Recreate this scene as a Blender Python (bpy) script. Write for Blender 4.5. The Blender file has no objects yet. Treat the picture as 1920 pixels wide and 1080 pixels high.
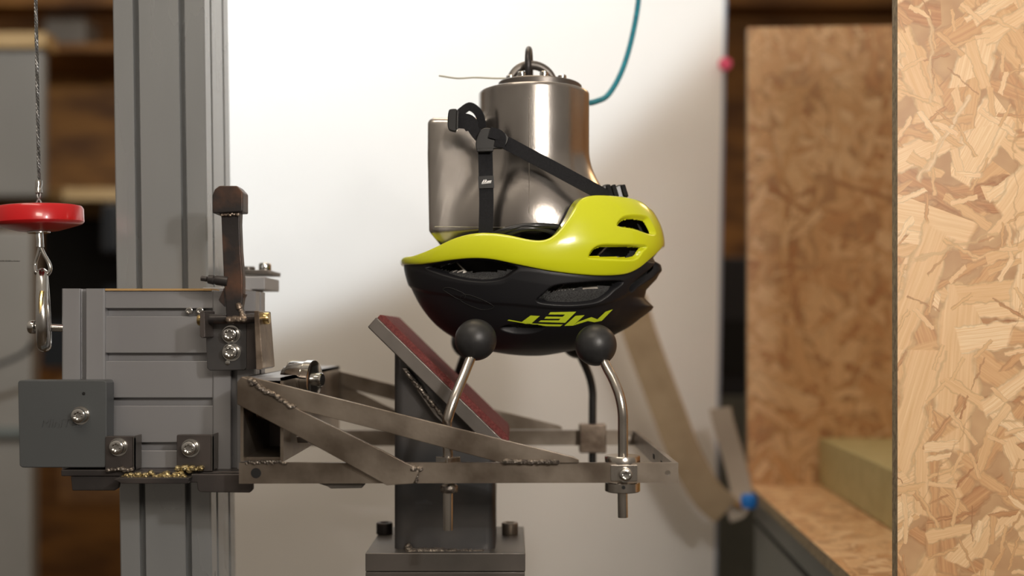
import bpy, bmesh, math, random
import numpy as np
from mathutils import Vector, Matrix
from mathutils.bvhtree import BVHTree
random.seed(7); rng = np.random.default_rng(7)
SC = bpy.context.scene; COL = SC.collection
F = 2000.0; HX, HY = 960.0, 620.0; CZ = 1.15            # focal length in pixels, eye level line, camera height
# ------------------------------------------------------------ camera
cam = bpy.data.cameras.new('camera'); co = bpy.data.objects.new('camera', cam); COL.objects.link(co)
co.location = (0, 0, CZ); co.rotation_euler = (math.pi/2, 0, 0)
cam.sensor_width = 36; cam.lens = 36*F/1920; cam.shift_y = (HY-540)/1920; cam.clip_start = .02
cam.dof.use_dof = True; cam.dof.focus_distance = 1.06; cam.dof.aperture_fstop = 2.1
SC.camera = co
SC.view_settings.view_transform = 'Standard'; SC.view_settings.look = 'None'
SC.view_settings.exposure = 0.0; SC.view_settings.gamma = 1; SC.view_settings.use_curve_mapping = False
# ------------------------------------------------------------ light
W = bpy.data.worlds.new('world'); SC.world = W; W.use_nodes = True
wn = W.node_tree; bg = wn.nodes['Background']; bg.inputs[1].default_value = 0.40
tc = wn.nodes.new('ShaderNodeTexCoord'); sx = wn.nodes.new('ShaderNodeSeparateXYZ'); wr = wn.nodes.new('ShaderNodeValToRGB')
wn.links.new(tc.outputs['Generated'], sx.inputs[0])
mp = wn.nodes.new('ShaderNodeMapRange'); mp.inputs[1].default_value = -1; mp.inputs[2].default_value = 1
wn.links.new(sx.outputs[2], mp.inputs[0]); wn.links.new(mp.outputs[0], wr.inputs[0]); wn.links.new(wr.outputs[0], bg.inputs[0])
wr.color_ramp.elements[0].color = (.10, .07, .045, 1); wr.color_ramp.elements[0].position = .25
wr.color_ramp.elements[1].color = (1.0, .86, .70, 1); wr.color_ramp.elements[1].position = .95
e = wr.color_ramp.elements.new(.5); e.color = (.40, .345, .285, 1)
def light(name, kind, loc, energy, color, target=None, **kw):
    l = bpy.data.lights.new(name, kind); l.energy = energy; l.color = color
    for k, v in kw.items(): setattr(l, k, v)
    o = bpy.data.objects.new(name, l); o.location = loc; COL.objects.link(o)
    if target is not None: o.rotation_euler = (Vector(target)-Vector(loc)).to_track_quat('-Z', 'Y').to_euler()
    return o
for dx, dz in ((0, .022), (-.02, -.014), (.02, -.014)):      # three LED work lamp beside the camera
    light('work_lamp', 'POINT', (.30+dx, .24, CZ+.28+dz), 4.3, (1, .95, .89), shadow_soft_size=.011)
light('wall_spot', 'SPOT', (-1.126, .5, CZ+1.958), 240, (.84, .93, 1), (-1.126, 2.2, CZ+1.958),
      spot_size=math.radians(102.2), spot_blend=.05, shadow_soft_size=.03)
light('added_fill', 'AREA', (-.1, 1.62, CZ+1.9), 9, (1, .78, .54), (.1, 2.1, CZ-.2), shape='RECTANGLE', size=1.0, size_y=.3)  # unseen area light added to wash the wall with warm light
light('added_fill', 'AREA', (.62, -1.2, CZ+.75), 17, (1, .88, .74), (.2, 1.6, CZ), shape='RECTANGLE', size=.7, size_y=.35)  # unseen soft light added behind the camera as front fill
light('added_fill', 'AREA', (-.5, .1, CZ+1.6), 9, (1, .88, .72), (-.1, 1.3, CZ), shape='RECTANGLE', size=1.2, size_y=.25)  # unseen area light added high above the rig
light('added_fill', 'AREA', (1.9, 3.4, CZ+1.5), 10, (1, .62, .30), (.9, 3.6, CZ-1), shape='RECTANGLE', size=1.2, size_y=.3)  # unseen amber area light added beyond the wooden box
light('added_fill', 'AREA', (-1.6, 3.6, CZ+1.6), 4, (1, .68, .38), (-1.9, 5.0, CZ), shape='RECTANGLE', size=1.2, size_y=.3)  # unseen warm area light added to brighten the left background

# ------------------------------------------------------------ helpers
def P(px, py, Y): return Vector(((px-HX)/F*Y, Y, CZ-(py-HY)/F*Y))
def XX(px, Y): return (px-HX)/F*Y
def ZZ(py, Y): return CZ-(py-HY)/F*Y
class MB:
    def __init__(s): s.v = []; s.f = []
    def add(s, vs, fs):
        b = len(s.v); s.v += [tuple(v) for v in vs]; s.f += [tuple(b+i for i in f) for f in fs]; return s
    def box(s, x0, x1, y0, y1, z0, z1, M=None):
        vs = [Vector((x, y, z)) for z in (z0, z1) for y in (y0, y1) for x in (x0, x1)]
        if M: vs = [M @ v for v in vs]
        return s.add(vs, [(0,2,3,1),(4,5,7,6),(0,1,5,4),(2,6,7,3),(0,4,6,2),(1,3,7,5)])
    def pbox(s, px0, px1, py0, py1, Y0, Y1):
        return s.box(XX(px0, Y0), XX(px1, Y0), Y0, Y1, ZZ(py1, Y0), ZZ(py0, Y0))
    def prism(s, pts, Y0, Y1, Yr=None):
        Yr = Yr or Y0; n = len(pts); ps = [P(a, b, Yr) for a, b in pts]
        vs = [(p.x, Y0, p.z) for p in ps]+[(p.x, Y1, p.z) for p in ps]
        ar = sum(ps[i].x*ps[(i+1)%n].z-ps[(i+1)%n].x*ps[i].z for i in range(n))
        fs = [tuple(range(n)), tuple(range(2*n-1, n-1, -1))]+[(i, i+n, (i+1)%n+n, (i+1)%n) for i in range(n)]
        if ar < 0: fs = [tuple(reversed(f)) for f in fs]
        return s.add(vs, fs)
    def ext(s, loop, fn, L):
        n = len(loop); vs = [fn(a, b, 0) for a, b in loop]+[fn(a, b, L) for a, b in loop]
        return s.add(vs, [tuple(range(n)), tuple(range(2*n-1, n-1, -1))]+[(i, i+n, (i+1)%n+n, (i+1)%n) for i in range(n)])
    def tube(s, pts, r, seg=16, rz=None, cap=True):
        pts = [Vector(p) for p in pts]; n = len(pts); b = len(s.v); up = None
        for i, p in enumerate(pts):
            t = (pts[min(i+1, n-1)]-pts[max(i-1, 0)]).normalized()
            if up is None:
                up = Vector((0, 1, 0)) if abs(t.y) < .9 else Vector((1, 0, 0))
            u = (up-t*up.dot(t)).normalized(); up = u; w = t.cross(u)
            ra = r[i] if isinstance(r, (list, tuple)) else r; rb = (rz or 1)*ra
            for k in range(seg):
                a = 2*math.pi*k/seg; s.v.append(tuple(p+u*ra*math.cos(a)+w*rb*math.sin(a)))
        for i in range(n-1):
            for k in range(seg):
                a = b+i*seg+k; c = b+i*seg+(k+1)%seg; s.f.append((a, c, c+seg, a+seg))
        if cap:
            s.f.append(tuple(b+k for k in reversed(range(seg)))); s.f.append(tuple(b+(n-1)*seg+k for k in range(seg)))
        return s
    def lathe(s, prof, o, axis=(0,0,1), seg=32):
        q = Vector(axis).normalized().to_track_quat('Z', 'Y'); o = Vector(o); b = len(s.v); m = len(prof)
        for r, h in prof:
            for k in range(seg):
                a = 2*math.pi*k/seg; s.v.append(tuple(o+q @ Vector((r*math.cos(a), r*math.sin(a), h))))
        for i in range(m-1):
            for k in range(seg):
                a = b+i*seg+k; c = b+i*seg+(k+1)%seg; s.f.append((a, c, c+seg, a+seg))
        s.f.append(tuple(b+k for k in reversed(range(seg)))); s.f.append(tuple(b+(m-1)*seg+k for k in range(seg)))
        return s
    def ribbon(s, pts, nrm, wid, th):
        """flat strap: centre points, surface normals, width and thickness"""
        n = len(pts); b = len(s.v)
        for i in range(n):
            p = Vector(pts[i]); t = (Vector(pts[min(i+1, n-1)])-Vector(pts[max(i-1, 0)])).normalized()
            N = Vector(nrm[i] if isinstance(nrm, list) else nrm); N = (N-t*N.dot(t)).normalized(); w = t.cross(N)
            wd = wid[i] if isinstance(wid, list) else wid
            for a, c in ((-1, 1), (1, 1), (1, -1), (-1, -1)): s.v.append(tuple(p+w*a*wd/2+N*c*th/2))
        for i in range(n-1):
            for k in range(4):
                a = b+i*4+k; c = b+i*4+(k+1)%4; s.f.append((a, a+4, c+4, c))
        s.f.append((b, b+1, b+2, b+3)); e = b+(n-1)*4; s.f.append((e+3, e+2, e+1, e)); return s
    def build(s, name, mat, parent=None, smooth=False, bevel=0, sub=0, seg=2):
        me = bpy.data.meshes.new(name); me.from_pydata(s.v, [], s.f); me.update()
        bm = bmesh.new(); bm.from_mesh(me); bmesh.ops.recalc_face_normals(bm, faces=bm.faces); bm.to_mesh(me); bm.free()
        o = bpy.data.objects.new(name, me); COL.objects.link(o); me.materials.append(mat)
        if parent:
            o.parent = parent; bpy.context.view_layer.update(); o.matrix_parent_inverse = parent.matrix_world.inverted()
        if bevel:
            m = o.modifiers.new('bevel', 'BEVEL'); m.width = bevel; m.segments = seg; m.limit_method = 'ANGLE'; m.angle_limit = .6
            m.harden_normals = True; smooth = True
        if sub: m = o.modifiers.new('sub', 'SUBSURF'); m.levels = m.render_levels = sub
        if smooth:
            me.polygons.foreach_set('use_smooth', [True]*len(me.polygons))
            if not sub and not bevel: me.set_sharp_from_angle(angle=math.radians(40))
        return o
def tag(o, label=None, cat=None, group=None, kind=None):
    if label: o['label'] = label
    if cat: o['category'] = cat
    if group: o['group'] = group
    if kind: o['kind'] = kind
    return o
def empty(name, loc, label, cat, group=None):
    o = bpy.data.objects.new(name, None); COL.objects.link(o); o.location = loc; o.empty_display_size = .02
    bpy.context.view_layer.update(); return tag(o, label, cat, group)
def spline(pts, n=8):
    """Catmull-Rom through points"""
    pts = [Vector(p) for p in pts]; out = []
    for i in range(len(pts)-1):
        p0 = pts[max(i-1, 0)]; p1 = pts[i]; p2 = pts[i+1]; p3 = pts[min(i+2, len(pts)-1)]
        for k in range(n):
            t = k/n; out.append(.5*((2*p1)+(p2-p0)*t+(2*p0-5*p1+4*p2-p3)*t*t+(3*p1-p0-3*p2+p3)*t**3))
    return out+[pts[-1]]

# ------------------------------------------------------------ materials
def newmat(name):
    m = bpy.data.materials.new(name); m.use_nodes = True; nt = m.node_tree; return m, nt, nt.nodes['Principled BSDF']
def mat(name, col, metal=0, rough=.5, col2=None, scale=20, stretch=(1,1,1), bump=0, bscale=None, detail=4, rvar=0, coat=0, lo=.35, hi=.65, spec=None, aniso=0):
    m, nt, b = newmat(name); N, L = nt.nodes, nt.links
    b.inputs['Metallic'].default_value = metal; b.inputs['Roughness'].default_value = rough
    b.inputs['Base Color'].default_value = (*col, 1); b.inputs['Coat Weight'].default_value = coat; b.inputs['Coat Roughness'].default_value = .06
    if spec is not None: b.inputs['Specular IOR Level'].default_value = spec
    if aniso: b.inputs['Anisotropic'].default_value = aniso
    if col2 or bump or rvar:
        g = N.new('ShaderNodeNewGeometry'); mp = N.new('ShaderNodeMapping'); mp.inputs['Scale'].default_value = stretch
        L.new(g.outputs['Position'], mp.inputs[0]); nz = N.new('ShaderNodeTexNoise'); nz.inputs['Scale'].default_value = scale
        nz.inputs['Detail'].default_value = detail; L.new(mp.outputs[0], nz.inputs[0])
        r = N.new('ShaderNodeValToRGB'); r.color_ramp.elements[0].position = lo; r.color_ramp.elements[1].position = hi
        r.color_ramp.elements[0].color = (*col, 1); r.color_ramp.elements[1].color = (*(col2 or col), 1)
        L.new(nz.outputs[0], r.inputs[0])
        if col2: L.new(r.outputs[0], b.inputs['Base Color'])
        if rvar:
            mr = N.new('ShaderNodeMapRange'); mr.inputs[3].default_value = rough-rvar; mr.inputs[4].default_value = rough+rvar
            L.new(nz.outputs[0], mr.inputs[0]); L.new(mr.outputs[0], b.inputs['Roughness'])
        if bump:
            n2 = N.new('ShaderNodeTexNoise'); n2.inputs['Scale'].default_value = bscale or scale*4; L.new(mp.outputs[0], n2.inputs[0])
            bp = N.new('ShaderNodeBump'); bp.inputs['Strength'].default_value = bump; bp.inputs['Distance'].default_value = .001
            L.new(n2.outputs[0], bp.inputs['Height']); L.new(bp.outputs[0], b.inputs['Normal'])
    return m
def osb_material(name='osb', gain=1.0):
    m, nt, b = newmat(name); N, L = nt.nodes, nt.links
    # node group: one layer of random strands
    g = bpy.data.node_groups.new('strand_layer', 'ShaderNodeTree'); I = g.interface
    for nm, ty in (('Vector','NodeSocketVector'), ('Offset','NodeSocketVector'), ('Scale','NodeSocketFloat'), ('Length','NodeSocketFloat'), ('Width','NodeSocketFloat'), ('Keep','NodeSocketFloat'), ('Base','NodeSocketColor'), ('Height','NodeSocketFloat')):
        I.new_socket(nm, in_out='INPUT', socket_type=ty)
    I.new_socket('Color', in_out='OUTPUT', socket_type='NodeSocketColor'); I.new_socket('Height', in_out='OUTPUT', socket_type='NodeSocketFloat')
    n, l = g.nodes, g.links; gi = n.new('NodeGroupInput'); go = n.new('NodeGroupOutput')
    def ma(op, a, c=None, d=None):
        x = n.new('ShaderNodeMath'); x.operation = op
        for i, q in enumerate((a, c, d)):
            if q is None: continue
            if isinstance(q, (int, float)): x.inputs[i].default_value = q
            else: l.new(q, x.inputs[i])
        return x.outputs[0]
    vo = n.new('ShaderNodeVectorMath'); vo.operation = 'ADD'; l.new(gi.outputs['Vector'], vo.inputs[0]); l.new(gi.outputs['Offset'], vo.inputs[1])
    vs = n.new('ShaderNodeVectorMath'); vs.operation = 'SCALE'; l.new(vo.outputs[0], vs.inputs[0]); l.new(gi.outputs['Scale'], vs.inputs['Scale'])
    v = n.new('ShaderNodeTexVoronoi'); v.voronoi_dimensions = '2D'; v.inputs['Scale'].default_value = 1; l.new(vs.outputs[0], v.inputs['Vector'])
    sub = n.new('ShaderNodeVectorMath'); sub.operation = 'SUBTRACT'; l.new(vs.outputs[0], sub.inputs[0]); l.new(v.outputs['Position'], sub.inputs[1])
    sc = n.new('ShaderNodeSeparateColor'); l.new(v.outputs['Color'], sc.inputs[0])
    ro = n.new('ShaderNodeVectorRotate'); ro.rotation_type = 'Z_AXIS'; l.new(sub.outputs[0], ro.inputs['Vector'])
    l.new(ma('MULTIPLY', sc.outputs[0], 3.1416), ro.inputs['Angle'])
    # gentle waviness
    nz = n.new('ShaderNodeTexNoise'); nz.noise_dimensions = '2D'; nz.inputs['Scale'].default_value = 4.5; nz.inputs['Detail'].default_value = 3; l.new(vs.outputs[0], nz.inputs[0])
    s2 = n.new('ShaderNodeSeparateXYZ'); l.new(ro.outputs[0], s2.inputs[0])
    wob = ma('MULTIPLY', ma('SUBTRACT', nz.outputs[0], .5), .16)
    u = s2.outputs[0]; vv = ma('ADD', s2.outputs[1], wob)
    wd = ma('MULTIPLY', gi.outputs['Width'], ma('ADD', .35, sc.outputs[1]))
    du = ma('SUBTRACT', gi.outputs['Length'], ma('ABSOLUTE', ma('ADD', u, ma('MULTIPLY', vv, ma('SUBTRACT', sc.outputs[2], .5)))))
    dv = ma('SUBTRACT', wd, ma('ABSOLUTE', vv))
    ins = ma('MINIMUM', du, dv)
    mask = n.new('ShaderNodeMapRange'); mask.inputs[1].default_value = 0; mask.inputs[2].default_value = .03; l.new(ins, mask.inputs[0])
    keep = ma('LESS_THAN', sc.outputs[2], gi.outputs['Keep']); mk = ma('MULTIPLY', mask.outputs[0], keep)
    # colour: per strand tone and grain along its length
    cv = n.new('ShaderNodeCombineXYZ'); l.new(ma('MULTIPLY', u, 1.0), cv.inputs[0]); l.new(ma('MULTIPLY', ma('ADD', s2.outputs[1], ma('MULTIPLY', wob, .12)), 34), cv.inputs[1]); l.new(ma('MULTIPLY', sc.outputs[0], 40), cv.inputs[2])
    gr = n.new('ShaderNodeTexNoise'); gr.inputs['Scale'].default_value = 1.6; gr.inputs['Detail'].default_value = 3; l.new(cv.outputs[0], gr.inputs[0])
    tone = ma('ADD', ma('MULTIPLY', sc.outputs[1], .60), ma('MULTIPLY', gr.outputs[0], .50))
    cr = n.new('ShaderNodeValToRGB'); l.new(tone, cr.inputs[0]); R = cr.color_ramp
    R.elements[0].position = .10; R.elements[0].color = (.19, .085, .05, 1); R.elements[1].position = .95; R.elements[1].color = (.88, .68, .44, 1)
    for p, c in ((.2, (.42, .19, .085, 1)), (.42, (.60, .335, .16, 1)), (.62, (.70, .44, .225, 1)), (.78, (.77, .52, .29, 1))):
        q = R.elements.new(p); q.color = c
    ed = n.new('ShaderNodeMapRange'); ed.inputs[1].default_value = .0; ed.inputs[2].default_value = .05; ed.inputs[3].default_value = .62; ed.inputs[4].default_value = 1; l.new(dv, ed.inputs[0])
    vm = n.new('ShaderNodeVectorMath'); vm.operation = 'SCALE'; l.new(cr.outputs[0], vm.inputs[0]); l.new(ed.outputs[0], vm.inputs['Scale'])
    mx = n.new('ShaderNodeMix'); mx.data_type = 'RGBA'; l.new(mk, mx.inputs[0]); l.new(gi.outputs['Base'], mx.inputs[6]); l.new(vm.outputs[0], mx.inputs[7])
    l.new(mx.outputs[2], go.inputs[0])
    mh = n.new('ShaderNodeMix'); l.new(mk, mh.inputs[0]); l.new(gi.outputs['Height'], mh.inputs[2]); l.new(tone, mh.inputs[3]); l.new(mh.outputs[0], go.inputs[1])
    uv = N.new('ShaderNodeUVMap'); prev = None
    base = N.new('ShaderNodeTexNoise'); base.inputs['Scale'].default_value = 30; L.new(uv.outputs[0], base.inputs[0])
    br = N.new('ShaderNodeValToRGB'); br.color_ramp.elements[0].color = (.36, .18, .085, 1); br.color_ramp.elements[1].color = (.66, .43, .23, 1); L.new(base.outputs[0], br.inputs[0])
    pc, ph = br.outputs[0], base.outputs[0]
    lay = [(11, .62, .26, 1), (13, .6, .2, 1), (16, .66, .18, 1), (10, .6, .15, .9), (22, .6, .17, .9), (15, .62, .13, .85), (30, .6, .14, .75), (19, .62, .11, .6), (44, .55, .13, .5), (12, .6, .14, .4), (38, .6, .07, .6), (17, .65, .03, .5), (60, .6, .1, .35)]
    for i, (s, ln, w, k) in enumerate(lay):
        gn = N.new('ShaderNodeGroup'); gn.node_tree = g; L.new(uv.outputs[0], gn.inputs['Vector'])
        gn.inputs['Offset'].default_value = (3.17*i+.4, 1.91*i*i+.2, 0); gn.inputs['Scale'].default_value = s*.72; gn.inputs['Length'].default_value = ln
        gn.inputs['Width'].default_value = w; gn.inputs['Keep'].default_value = k; L.new(pc, gn.inputs['Base']); L.new(ph, gn.inputs['Height']); pc, ph = gn.outputs[0], gn.outputs[1]
    L.new(pc, b.inputs['Base Color']); b.inputs['Roughness'].default_value = .42
    bp = N.new('ShaderNodeBump'); bp.inputs['Strength'].default_value = .5; bp.inputs['Distance'].default_value = .0015; L.new(base.outputs[0], bp.inputs['Height']); L.new(bp.outputs[0], b.inputs['Normal'])
    return m
M = dict(
 alu=mat('anodised_aluminium', (.33,.33,.345), .5, .40, (.40,.40,.415), 9, (1,1,.3), rvar=.06),
 alu_col=mat('column_aluminium', (.36,.375,.385), .5, .28, (.43,.445,.455), 7, (1,1,.25), rvar=.06),
 steel=mat('ground_flat_steel', (.17,.135,.105), .85, .34, (.38,.325,.27), 17, (1,1,1), bump=.08, bscale=300, rvar=.09),
 steeldark=mat('dark_mill_steel', (.055,.05,.05), .55, .42, (.10,.085,.08), 18, bump=.12, bscale=120, rvar=.08),
 anvil=mat('blued_anvil_steel', (.075,.078,.085), .7, .38, (.12,.115,.115), 14, bump=.08, bscale=90, rvar=.08),
 plate=mat('grey_plate_steel', (.13,.12,.11), .8, .40, (.20,.18,.165), 12, bump=.06, bscale=200, rvar=.06),
 rust=mat('rusty_brown_steel', (.045,.04,.04), .6, .42, (.14,.075,.05), 34, bump=.25, bscale=160, lo=.42, hi=.66, rvar=.1),
 rustlight=mat('rusty_light_steel', (.16,.12,.09), .75, .36, (.30,.24,.19), 60, bump=.3, bscale=220, rvar=.1),
 chrome=mat('bright_zinc', (.72,.71,.69), 1, .16, (.6,.59,.57), 90, rvar=.05),
 rod=mat('polished_steel_rod', (.66,.62,.57), 1, .2, (.5,.46,.42), 60, (1,1,.4), rvar=.08),
 blackrod=mat('black_rod', (.02,.02,.02), .3, .35),
 brass=mat('yellow_zinc', (.62,.47,.20), 1, .26, (.5,.38,.2), 120),
 weld=mat('weld_bead', (.12,.105,.095), .9, .3, (.34,.30,.26), 260, bump=.4, bscale=900),
 goldweld=mat('golden_weld_bead', (.30,.23,.10), .95, .25, (.62,.52,.30), 300, bump=.4, bscale=900),
 rubber=mat('black_rubber', (.018,.018,.019), 0, .42, (.024,.024,.025), 200, bump=.08, bscale=700),
 head=mat('headform_metal', (.42,.39,.37), 1, .25, (.58,.55,.52), 13, (1,1,.6), bump=.05, bscale=500, rvar=.07),
 headline=mat('scribed_line', (.62,.58,.52), 1, .3),
 lime=mat('lime_gloss_paint', (.66,.70,.012), 0, .26, coat=.9),
 black=mat('matt_black_shell', (.009,.009,.011), 0, .46, spec=.38),
 foam=mat('black_foam', (.012,.012,.012), 0, .75, (.06,.06,.06), 900, bump=.8, bscale=900),
 liner=mat('dark_liner', (.008,.008,.008), 0, .7),
 web=mat('black_webbing', (.005,.005,.007), 0, .75, (.009,.009,.011), 500, bump=.3, bscale=1500, spec=.3),
 plastic=mat('black_plastic', (.014,.014,.015), 0, .28),
 white=mat('white_print', (.85,.85,.85), 0, .5),
 mtext=mat('lime_print', (.60,.72,.03), 0, .45),
 capgrey=mat('slate_grey_plastic', (.074,.080,.084), 0, .5, (.082,.088,.092), 8, bump=.05, bscale=600),
 red=mat('red_gloss_plastic', (.62,.008,.012), 0, .28, coat=.5),
 redgrit=mat('red_abrasive', (.12,.02,.02), 0, .8, (.21,.05,.045), 420, bump=1, bscale=900),
 cable=mat('steel_cable', (.30,.30,.30), .8, .4, (.12,.12,.12), 500, (1,1,1)),
 teal=mat('teal_rope', (.005,.17,.25), 0, .6, (.01,.30,.40), 260, bump=.8, bscale=500),
 wire=mat('pale_wire', (.45,.42,.30), .4, .5),
 panel=mat('white_laminate', (.83,.82,.80), 0, .42, (.86,.85,.83), 2.5),
 paneledge=mat('bluish_edge', (.30,.33,.40), 0, .6),
 tan=mat('beige_webbing', (.40,.30,.19), 0, .8, (.48,.37,.24), 18, bump=.3, bscale=500),
 pale=mat('pale_webbing', (.46,.40,.33), 0, .8),
 amber=mat('amber_edge', (.50,.25,.05), 0, .7),
 blue=mat('blue_plastic', (.02,.22,.75), 0, .4),
 pink=mat('pink_tape', (.85,.10,.22), 0, .5),
 foamy=mat('cream_foam', (.40,.33,.15), 0, .85, (.46,.38,.18), 40, bump=.3, bscale=300),
 cab=mat('grey_green_steel', (.13,.14,.125), .3, .5, (.17,.175,.155), 4),
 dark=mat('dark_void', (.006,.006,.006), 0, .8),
 darkgrey=mat('dark_grey_machine', (.025,.027,.034), .1, .5),
 floor=mat('dark_workshop_floor', (.035,.022,.012), 0, .5, (.06,.04,.022), 2),
 wood=mat('brown_timber', (.12,.045,.007), 0, .6, (.32,.14,.026), 3, (1,1,4)),
 woodlight=mat('pale_timber', (.42,.26,.10), 0, .6, (.5,.32,.14), 6, (1,1,4)),
 offwhite=mat('grey_lacquer', (.20,.175,.145), 0, .5, (.24,.21,.175), 2),
 osbedge=mat('osb_cut_edge', (.20,.15,.09), 0, .8, (.36,.28,.17), 160, bump=.5, bscale=300),
)
OSB = osb_material()
# ------------------------------------------------------------ room
S = 'structure'
tag(MB().box(-6, 6, -1.5, 6.5, -.05, 0).build('floor', M['floor']), kind=S)
tag(MB().box(-6, 6, 5.8, 5.9, 0, 3.2).build('wall_back', M['wood']), kind=S)

# white panel behind the rig
t = empty('white_panel', (XX(880, 2.2), 2.2, 0), 'tall white laminate panel standing behind the head form and helmet', 'panel')
def wp(x, y): return ((x), (y))
zt = 3.0
v = [(XX(1357,2.2)+.001, ), ]
b = MB(); xl = XX(330, 2.2); xt = XX(1357, 2.2); xb = XX(1340, 2.2)-.012
b.add([(xl,2.2,0),(xb,2.2,0),(xt+.02,2.2,zt),(xl,2.2,zt),(xl,2.22,0),(xb,2.22,0),(xt+.02,2.22,zt),(xl,2.22,zt)],
      [(0,1,2,3),(7,6,5,4),(0,4,5,1),(1,5,6,2),(2,6,7,3),(3,7,4,0)])
b.build('sheet', M['panel'], t)
b = MB(); b.add([(xb,2.198,0),(xb+.006,2.198,0),(xt+.026,2.198,zt),(xt+.02,2.198,zt),(xb,2.222,0),(xb+.006,2.222,0),(xt+.026,2.222,zt),(xt+.02,2.222,zt)],
      [(0,1,2,3),(7,6,5,4),(0,4,5,1),(1,5,6,2),(2,6,7,3),(3,7,4,0)])
b.build('edge_strip', M['paneledge'], t)
tag(MB().lathe([(.001,-.004),(.012,-.004),(.014,0),(.012,.006),(.001,.007)], P(1360,120,2.18), (0,-1,0)).build('pink_magnet', M['pink'], smooth=True),
    'small pink magnet at the upper right edge of the white panel', 'magnet')

# left background furniture
t = empty('wall_cabinet', (XX(-120,3.4), 3.4, ZZ(372,3.4)), 'blurred off-white cabinet at the upper left behind the steel cable', 'cabinet')
MB().pbox(-420, 82, 88, 372, 3.4, 3.45).build('body', M['offwhite'], t, bevel=.02)
MB().pbox(-420, 86, 60, 88, 3.38, 3.46).build('top_panel', M['woodlight'], t)
t = empty('timber_shelf', (XX(100,3.6), 3.6, 0), 'pale timber shelf behind the aluminium column, with a dark gap beneath', 'shelf')
MB().pbox(-60, 520, 352, 376, 3.6, 4.2).build('board', M['woodlight'], t, bevel=.003)
b = MB().box(XX(455,3.6), XX(475,3.6), 3.65, 3.75, 0, ZZ(376,3.6)); b.build('upright', M['wood'], t)
MB().box(XX(-58,3.6), XX(520,3.6), 4.15, 4.2, ZZ(700,3.6), ZZ(376,3.6)).build('gap_shade', M['dark'], t)  # near-black sheet paints the shade in the gap under the shelf
MB().box(XX(-58,3.6), XX(-30,3.6), 3.65, 3.75, 0, ZZ(376,3.6)).build('upright', M['wood'], t)
t = empty('floor_cabinet', (XX(-100,3.0), 3.0, 0), 'blurred grey-white floor cabinet at the far left below the red disc', 'cabinet')
MB().box(XX(-400,3), XX(58,3), 3.0, 3.06, 0, ZZ(432,3)).build('body', M['offwhite'], t, bevel=.01)
MB().box(XX(-400,2.98), XX(64,2.98), 2.98, 3.06, ZZ(820,3), ZZ(800,3)).build('rail', M['cab'], t, bevel=.003)
tag(MB().tube(spline([P(-60,700,2.9),P(0,682,2.9),P(45,662,2.9),P(62,640,2.9)],6), .006, 8).build('dark_cable', M['plastic'], smooth=True),
    'thin dark cable against the grey-white floor cabinet at left', 'cable')
tag(MB().tube([P(-40,489,1.15),P(37,489,1.15)], .0008, 6).build('thin_rod', M['cable']), 'very thin horizontal wire at the left edge under the red disc', 'wire')
t = empty('hanging_box', (XX(203,3.5), 3.5, ZZ(480,3.5)), 'dark narrow box hanging under the timber shelf', 'box')
MB().pbox(186, 226, 378, 478, 3.5, 3.6).build('body', M['plastic'], t, bevel=.02)
tag(MB().box(XX(30,4.6), XX(235,4.6), 4.6, 4.66, 0, ZZ(690,4.6)).build('timber_board', M['wood']), 'brown timber board standing low behind the grey end cap', 'board')
tag(MB().box(XX(-300,5.3), XX(330,5.3), 5.3, 5.8, ZZ(96,5.3), ZZ(80,5.3)).build('high_shelf', M['wood']), 'brown timber shelf fixed high on the back wall at upper left', 'shelf')
b = MB().box(XX(80,5.4), XX(160,5.4), 5.4, 5.6, ZZ(80,5.3)+.0005, ZZ(30,5.4)); tag(b.build('grey_parcel', M['offwhite'], bevel=.02), 'blurred pale parcel high behind the steel cable', 'parcel')
tag(MB().pbox(-200, 2200, -60, 10, 5.2, 5.4).build('ceiling_beam', M['wood']), 'brown timber beam running across the top of the background', 'beam')

# right background
t = empty('dark_machine', (XX(1400,3.4), 3.4, 0), 'dark grey machine seen in the gap between white panel and wooden box', 'machine')
MB().box(XX(1290,3.4), XX(1470,3.4), 3.4, 3.8, ZZ(742,3.4), ZZ(482,3.4)).build('body', M['darkgrey'], t, bevel=.01)
MB().box(XX(1290,3.4), XX(1470,3.4), 3.4, 3.8, 0, ZZ(742,3.4)).build('base_cabinet', M['cab'], t, bevel=.01)
MB().box(XX(1300,3.39), XX(1460,3.39), 3.385, 3.41, ZZ(700,3.4), ZZ(600,3.4)).build('front_recess', M['dark'], t)

# ------------------------------------------------------------ OSB box on its cabinet
yaw = -math.atan(.0605); bo = Vector((.3795, 1.05, CZ-.2827)); RB = Matrix.Translation(bo) @ Matrix.Rotation(yaw, 4, 'Z')
box = empty('osb_box', (0,0,0), 'open-sided box of raw wood-strand board on the right, a cream foam block inside', 'box')
def sheet(name, x0,x1,y0,y1,z0,z1, uvax, off):
    o = MB().box(x0,x1,y0,y1,z0,z1, RB).build(name, OSB, box)
    me = o.data; me.materials.append(M['osbedge']); uv = me.uv_layers.new(name='UVMap'); inv = RB.inverted()
    dims = (x1-x0, y1-y0, z1-z0); thin = dims.index(min(dims))
    for p in me.polygons:
        n = inv.to_3x3() @ p.normal; ax = max(range(3), key=lambda i: abs(n[i]))
        p.material_index = 0 if ax == thin else 1
        for li in p.loop_indices:
            c = inv @ me.vertices[me.loops[li].vertex_index].co
            uv.data[li].uv = (c[uvax[0]]+off, c[uvax[1]]+off*.37)
    return o
TH = .018
sheet('front_sheet', 0, .95, 0, TH, -TH, .86, (0,2), 3.3)
sheet('back_sheet', 0, .95, .92, .92+TH, 0, .842, (0,2), 9.1)
sheet('floor_sheet', 0, .95, TH, .92+TH, -TH, 0, (0,1), 5.7)
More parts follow.
